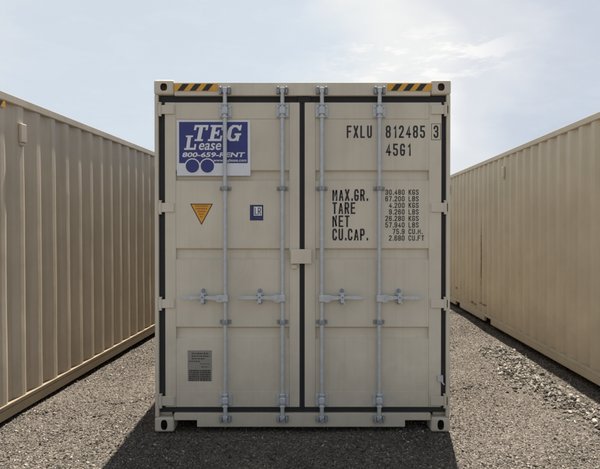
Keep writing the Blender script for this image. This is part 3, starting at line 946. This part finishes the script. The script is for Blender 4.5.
def ribbon(mb, pts, t, y, mi=0):
    P = [Vector(p) for p in pts]
    closed = (P[0] - P[-1]).length < 1e-6
    if closed: P = P[:-1]
    n = len(P); Ls, Rs = [], []
    for i in range(n):
        pv = P[i - 1] if (i > 0 or closed) else None
        nx_ = P[(i + 1) % n] if (i < n - 1 or closed) else None
        d1 = (P[i] - pv).normalized() if pv is not None else (nx_ - P[i]).normalized()
        d2 = (nx_ - P[i]).normalized() if nx_ is not None else d1
        n1_, n2_ = Vector((-d1.y, d1.x)), Vector((-d2.y, d2.x))
        mm = n1_ + n2_
        if mm.length < 0.3: mm = n1_
        mm.normalize(); k = min(1.8, 1.0 / max(0.3, mm.dot(n1_)))
        p = P[i].copy()
        if pv is None: p -= d1 * t / 2
        if nx_ is None: p += d2 * t / 2
        Ls.append(p + mm * t / 2 * k); Rs.append(p - mm * t / 2 * k)
    rg = range(n) if closed else range(n - 1)
    for i in rg:
        j = (i + 1) % n
        mb.flat([tuple(Ls[i]), tuple(Rs[i]), tuple(Rs[j]), tuple(Ls[j])], y, mi)

def stencil(mb, text, x, z, w_, h_, t, y, gap=0.42, dot=0.5):
    """text starting at left x, baseline z, glyph width w_, height h_"""
    for ch in text:
        if ch == ' ': x += w_ * 1.0; continue
        for k, s_ in enumerate(G[ch]):
            ribbon(mb, [(x + t / 2 + p[0] * (w_ - t), z + t / 2 + p[1] / 2 * (h_ - t)) for p in s_], t, y - 0.0004 * k)
        x += (w_ * dot if ch == '.' else (w_ * 1.1 if ch == 'M' else w_ * (0.8 if ch == '1' else 1))) + w_ * gap
    return x

def wid(text, w_, gap=0.42, dot=0.5):
    x = 0
    for ch in text:
        x += w_ if ch == ' ' else (w_ * dot if ch == '.' else (w_ * 1.1 if ch == 'M' else w_ * (0.8 if ch == '1' else 1))) + w_ * gap
    return x - w_ * gap

YP = DOOR_Y + 0.004 - 0.0012     # just proud of the pressed panel
YF = DOOR_Y - 0.0012             # just proud of the door frame
def fit_line(mb, text, px0, px1, py0, py1, y, t=0.0135, gap=0.42, dot=0.5):
    h_ = Z(py0) - Z(py1); tot = X(px1) - X(px0)
    w_ = tot / wid(text, 1.0, gap, dot)
    stencil(mb, text, X(px0), Z(py1), w_, h_, t, y, gap, dot)

for t_, a, b_, c_, d_, y_ in (('FXLU', 346.4, 371.4, 125.5, 137.9, YP), ('812485', 385.2, 424.2, 125.5, 137.9, YP), ('45G1', 385.4, 410.4, 143.6, 155.8, YP), ('3', 432.6, 437.4, 125.5, 137.9, YF)):
    idn = MB(); fit_line(idn, t_, a, b_, c_, d_, y_)
    if t_ == '3':
        ribbon(idn, [(X(430.6), Z(139.8)), (X(439.6), Z(139.8)), (X(439.6), Z(123.8)), (X(430.6), Z(123.8)), (X(430.6), Z(139.8))], 0.0035, YF)
    idn.build('lettering', M['black'], door_r)
for t_, x1_, a, b_ in (('MAX.GR.', 367.6, 189.3, 201.0), ('TARE', 355.0, 202.4, 214.1), ('NET', 349.2, 215.6, 227.3), ('CU.CAP.', 367.6, 228.9, 240.7)):
    wt = MB(); fit_line(wt, t_, 332.2, x1_, a, b_, YP, 0.0135, 0.32, 0.38)
    wt.build('lettering', M['black'], door_r)
rows = [('30.480', 'KGS'), ('67.200', 'LBS'), ('4.200', 'KGS'), ('9.260', 'LBS'), ('26.280', 'KGS'), ('57.940', 'LBS'), ('75.9', 'CU.M.'), ('2.680', 'CU.FT')]
hh = 5.3 / 121.9; ww = 2.75 / 120.7
for k, (a, u) in enumerate(rows):
    wt = MB(); zc = Z(192.3 + 6.57 * k) - hh / 2
    stencil(wt, a, X(404.0) - wid(a, ww, 0.32, 0.35), zc, ww, hh, 0.0066, YP, 0.32, 0.35)
    wt.build('lettering', M['black'], door_r); wt = MB()
    stencil(wt, u, X(408.0), zc, ww, hh, 0.0066, YP, 0.32, 0.35)
    wt.build('lettering', M['black'], door_r)

# ------------------------------------------------------------------ stickers and plate
def rect(x0, x1, z0, z1): return [(x0, z0), (x1, z0), (x1, z1), (x0, z1)]
tri = MB()
def tri_pts(s_): 
    c = ((190.6 + 213.4) / 2, 204.2 + 6.6)
    return [(X(c[0] + (px - c[0]) * s_), Z(c[1] + (py - c[1]) * s_)) for px, py in ((190.6, 203.8), (202.0, 225.4), (213.4, 203.8))]
tri.flat(tri_pts(1.0), YP, 1); tri.flat(tri_pts(0.86), YP - 0.0004, 0)
rt = random.Random(3)
for py, a, b_ in ((206.2, 195.5, 208.5), (208.9, 196.2, 207.8), (211.6, 198.0, 206.2), (214.2, 199.4, 204.8), (216.8, 200.8, 203.4)):
    x = a
    while x < b_:
        l_ = rt.uniform(0.7, 1.5)
        tri.flat(rect(X(x), X(min(x + l_, b_)), Z(py + 0.75), Z(py - 0.75)), YP - 0.0008, 2 if py < 210 and py > 207 else 3)
        x += l_ + rt.uniform(0.35, 0.6)
tri.build('caution_sticker', [M['orange'], M['brown'], M['red'], M['amber']], door_l)

sq = MB()
sq.flat(rect(X(250.2), X(263.4), Z(220.6), Z(205.0)), YP, 0)
sq.flat(rect(X(254.0), X(262.0), Z(215.8), Z(206.8)), YP - 0.0004, 1)
sq.flat(rect(X(251.2), X(252.6), Z(219.4), Z(206.4)), YP - 0.0004, 2)
sq.flat(rect(X(254.2), X(261.8), Z(219.3), Z(217.2)), YP - 0.0004, 2)
for k, (px, ch) in enumerate(((254.9, 'L'), (258.1, 'R'))):
    for j, s_ in enumerate(G[ch]):
        ribbon(sq, [(X(px + 0.4 + p[0] * 2.2), Z(214.6 - p[1] * 3.2)) for p in s_], 0.0065, YP - 0.0009 - 0.0003 * j, 0)
sq.build('approval_sticker', [M['navy_dark'], M['white'], M['navy']], door_l)

pl = MB()
pl.box(X(188.0), X(212.0), YP - 0.001, DOOR_Y + 0.0035, Z(382.6), Z(351.4), 0.0008, 0)
yv = YP - 0.0018
rp = random.Random(9)
for py, a, b_, hgt_ in ((354.6, 192, 209, 1.2), (357.2, 192, 209.5, 1.2), (359.7, 192, 205, 1.0), (362.4, 189.3, 200, 1.0), (365.0, 200.5, 210.5, 0.6), (368.0, 202, 209, 0.8)):
    x = a
    while x < b_:
        l_ = rp.uniform(0.8, 2.4); pl.flat(rect(X(x), X(min(x + l_, b_)), Z(py + hgt_ / 2), Z(py - hgt_ / 2)), yv, 1); x += l_ + rp.uniform(0.4, 0.9)
for py in np.arange(371.8, 381.6, 1.9):
    for (a, b_) in ((189.2, 199.6), (200.3, 210.9)):
        x = a
        while x < b_:
            l_ = rp.uniform(0.9, 3.0); pl.flat(rect(X(x), X(min(x + l_, b_)), Z(py + 0.72), Z(py - 0.72)), yv, 1); x += l_ + rp.uniform(0.25, 0.5)
for px, py in ((188.9, 352.3), (211.1, 352.3), (188.9, 381.7), (211.1, 381.7)):
    pl.cyl((X(px), yv - 0.002, Z(py)), (X(px), yv + 0.0005, Z(py)), 0.004, 8, 0)
pl.build('data_plate', [M['plate'], M['etch']], door_l)

# ------------------------------------------------------------------ lease sign (a board hung on the left door)
SX0, SX1, SZ0, SZ1 = X(177.8), X(250.8), Z(175.8), Z(120.3)
sign = empty('sign', (CX + (SX0 + SX1) / 2, CY, SZ0), 0, 'blue and white rental company sign on the left door with two wheel circles', 'sign')
oz, ox = SZ0, (SX0 + SX1) / 2
def sx(px): return X(px) - ox
def sz(py): return Z(py) - oz
YS = DOOR_Y - 0.004
pn = MB()
pn.box(SX0 - ox, SX1 - ox, YS, DOOR_Y + 0.003, 0, SZ1 - oz, 0.0008, 0)
pn.flat(rect(sx(180.0), sx(248.1), sz(163.3), sz(122.0)), YS - 0.0005, 1)
pn.build('board', [M['white'], M['navy']], sign)
for k, px in enumerate((193.2, 208.1)):
    wl = MB()
    def disc(r_, y_, mi_): wl.flat([(sx(px) + r_ * math.cos(a * math.pi / 24), sz(166.2) + r_ * math.sin(a * math.pi / 24)) for a in range(48)], y_, mi_)
    disc(7.7 / 120.7, YS - 0.0010 - 0.0003 * k, 0); disc(6.6 / 120.7, YS - 0.0018, 1)
    wl.build('wheel_emblem', [M['white'], M['navy']], sign)

lt = MB()
def slab(pts, px0, px1, py0, py1, slant=0.20):
    """unit outline -> sheared into a photo box"""
    h_ = Z(py0) - Z(py1); w_ = X(px1) - X(px0) - slant * h_
    lt.flat([(sx(px0) + u * w_ + slant * v * h_, sz(py1) + v * h_) for u, v in pts], YS - 0.0024, 0)
T_ = [(.20, 0), (.80, 0), (.80, .12), (.64, .12), (.64, .86), (.84, .86), (.84, .68), (1, .68), (1, 1), (0, 1), (0, .68), (.16, .68), (.16, .86), (.36, .86), (.36, .12), (.20, .12)]
E_ = [(0, 0), (1, 0), (1, .34), (.86, .34), (.86, .14), (.42, .14), (.42, .44), (.60, .44), (.60, .34), (.72, .34), (.72, .68), (.60, .68), (.60, .58), (.42, .58), (.42, .86), (.84, .86), (.84, .68), (.98, .68), (.98, 1), (0, 1), (0, .88), (.14, .88), (.14, .12), (0, .12)]
G_ = [(.30, 0), (.66, 0), (.78, .07), (.78, 0), (.92, 0), (.92, .36), (1.02, .36), (1.02, .48), (.54, .48), (.54, .36), (.66, .36), (.66, .22), (.56, .14), (.40, .14), (.29, .28), (.29, .72), (.40, .86), (.58, .86), (.74, .74), (.80, .66), (.94, .66), (.94, 1), (.82, 1), (.80, .92), (.66, 1), (.28, 1), (.08, .86), (0, .66), (0, .34), (.08, .14)]
L_ = [(0, 0), (1, 0), (1, .40), (.84, .40), (.84, .15), (.46, .15), (.46, .88), (.62, .88), (.62, 1), (0, 1), (0, .88), (.16, .88), (.16, .12), (0, .12)]
slab(T_, 192.6, 209.4, 125.2, 141.2); slab(E_, 208.4, 225.2, 125.2, 141.2); slab(G_, 226.4, 243.2, 125.2, 141.2)
slab(L_, 185.0, 198.4, 135.6, 150.0, 0.14)

def type_text(text, px0, px1, py0, py1, slant=0.0, bold=0.0, xh=False):
    cu = bpy.data.curves.new('t', 'FONT'); cu.body = text; cu.size = 1.0; cu.offset = bold; cu.resolution_u = 3
    o = bpy.data.objects.new('tmp', cu); C.objects.link(o)
    me = evaluated_mesh(o, 't'); bpy.data.objects.remove(o)
    V = np.array([v.co[:] for v in me.vertices])
    lo, hi = V.min(0), V.max(0)
    h_ = Z(py0) - Z(py1); w_ = X(px1) - X(px0) - slant * h_
    for v in me.vertices:
        u = (v.co.x - lo[0]) / (hi[0] - lo[0]); k = (v.co.y - lo[1]) / (hi[1] - lo[1])
        v.co = (sx(px0) + u * w_ + slant * k * h_, YS - 0.0024, sz(py1) + k * h_)
    bm_ = bmesh.new(); bm_.from_mesh(me)
    for f in bm_.faces:
        f.normal_update()
        if f.normal.y > 0: f.normal_flip()
    bm_.to_mesh(me); bm_.free()
    lt.add_mesh(me); bpy.data.meshes.remove(me)
type_text('ease', 199.0, 222.6, 143.2, 150.2, 0.2, 0.012)
lt.build('lettering', M['white'], sign); lt = MB()
type_text('800-659-RENT', 182.8, 245.6, 152.4, 157.4, 0.25, 0.03)
lt.build('lettering', M['white'], sign); lt = MB()
type_text('www.teglease.com', 214.0, 247.0, 159.0, 162.6, 0.1, 0.015)
lt.build('lettering', M['white'], sign)
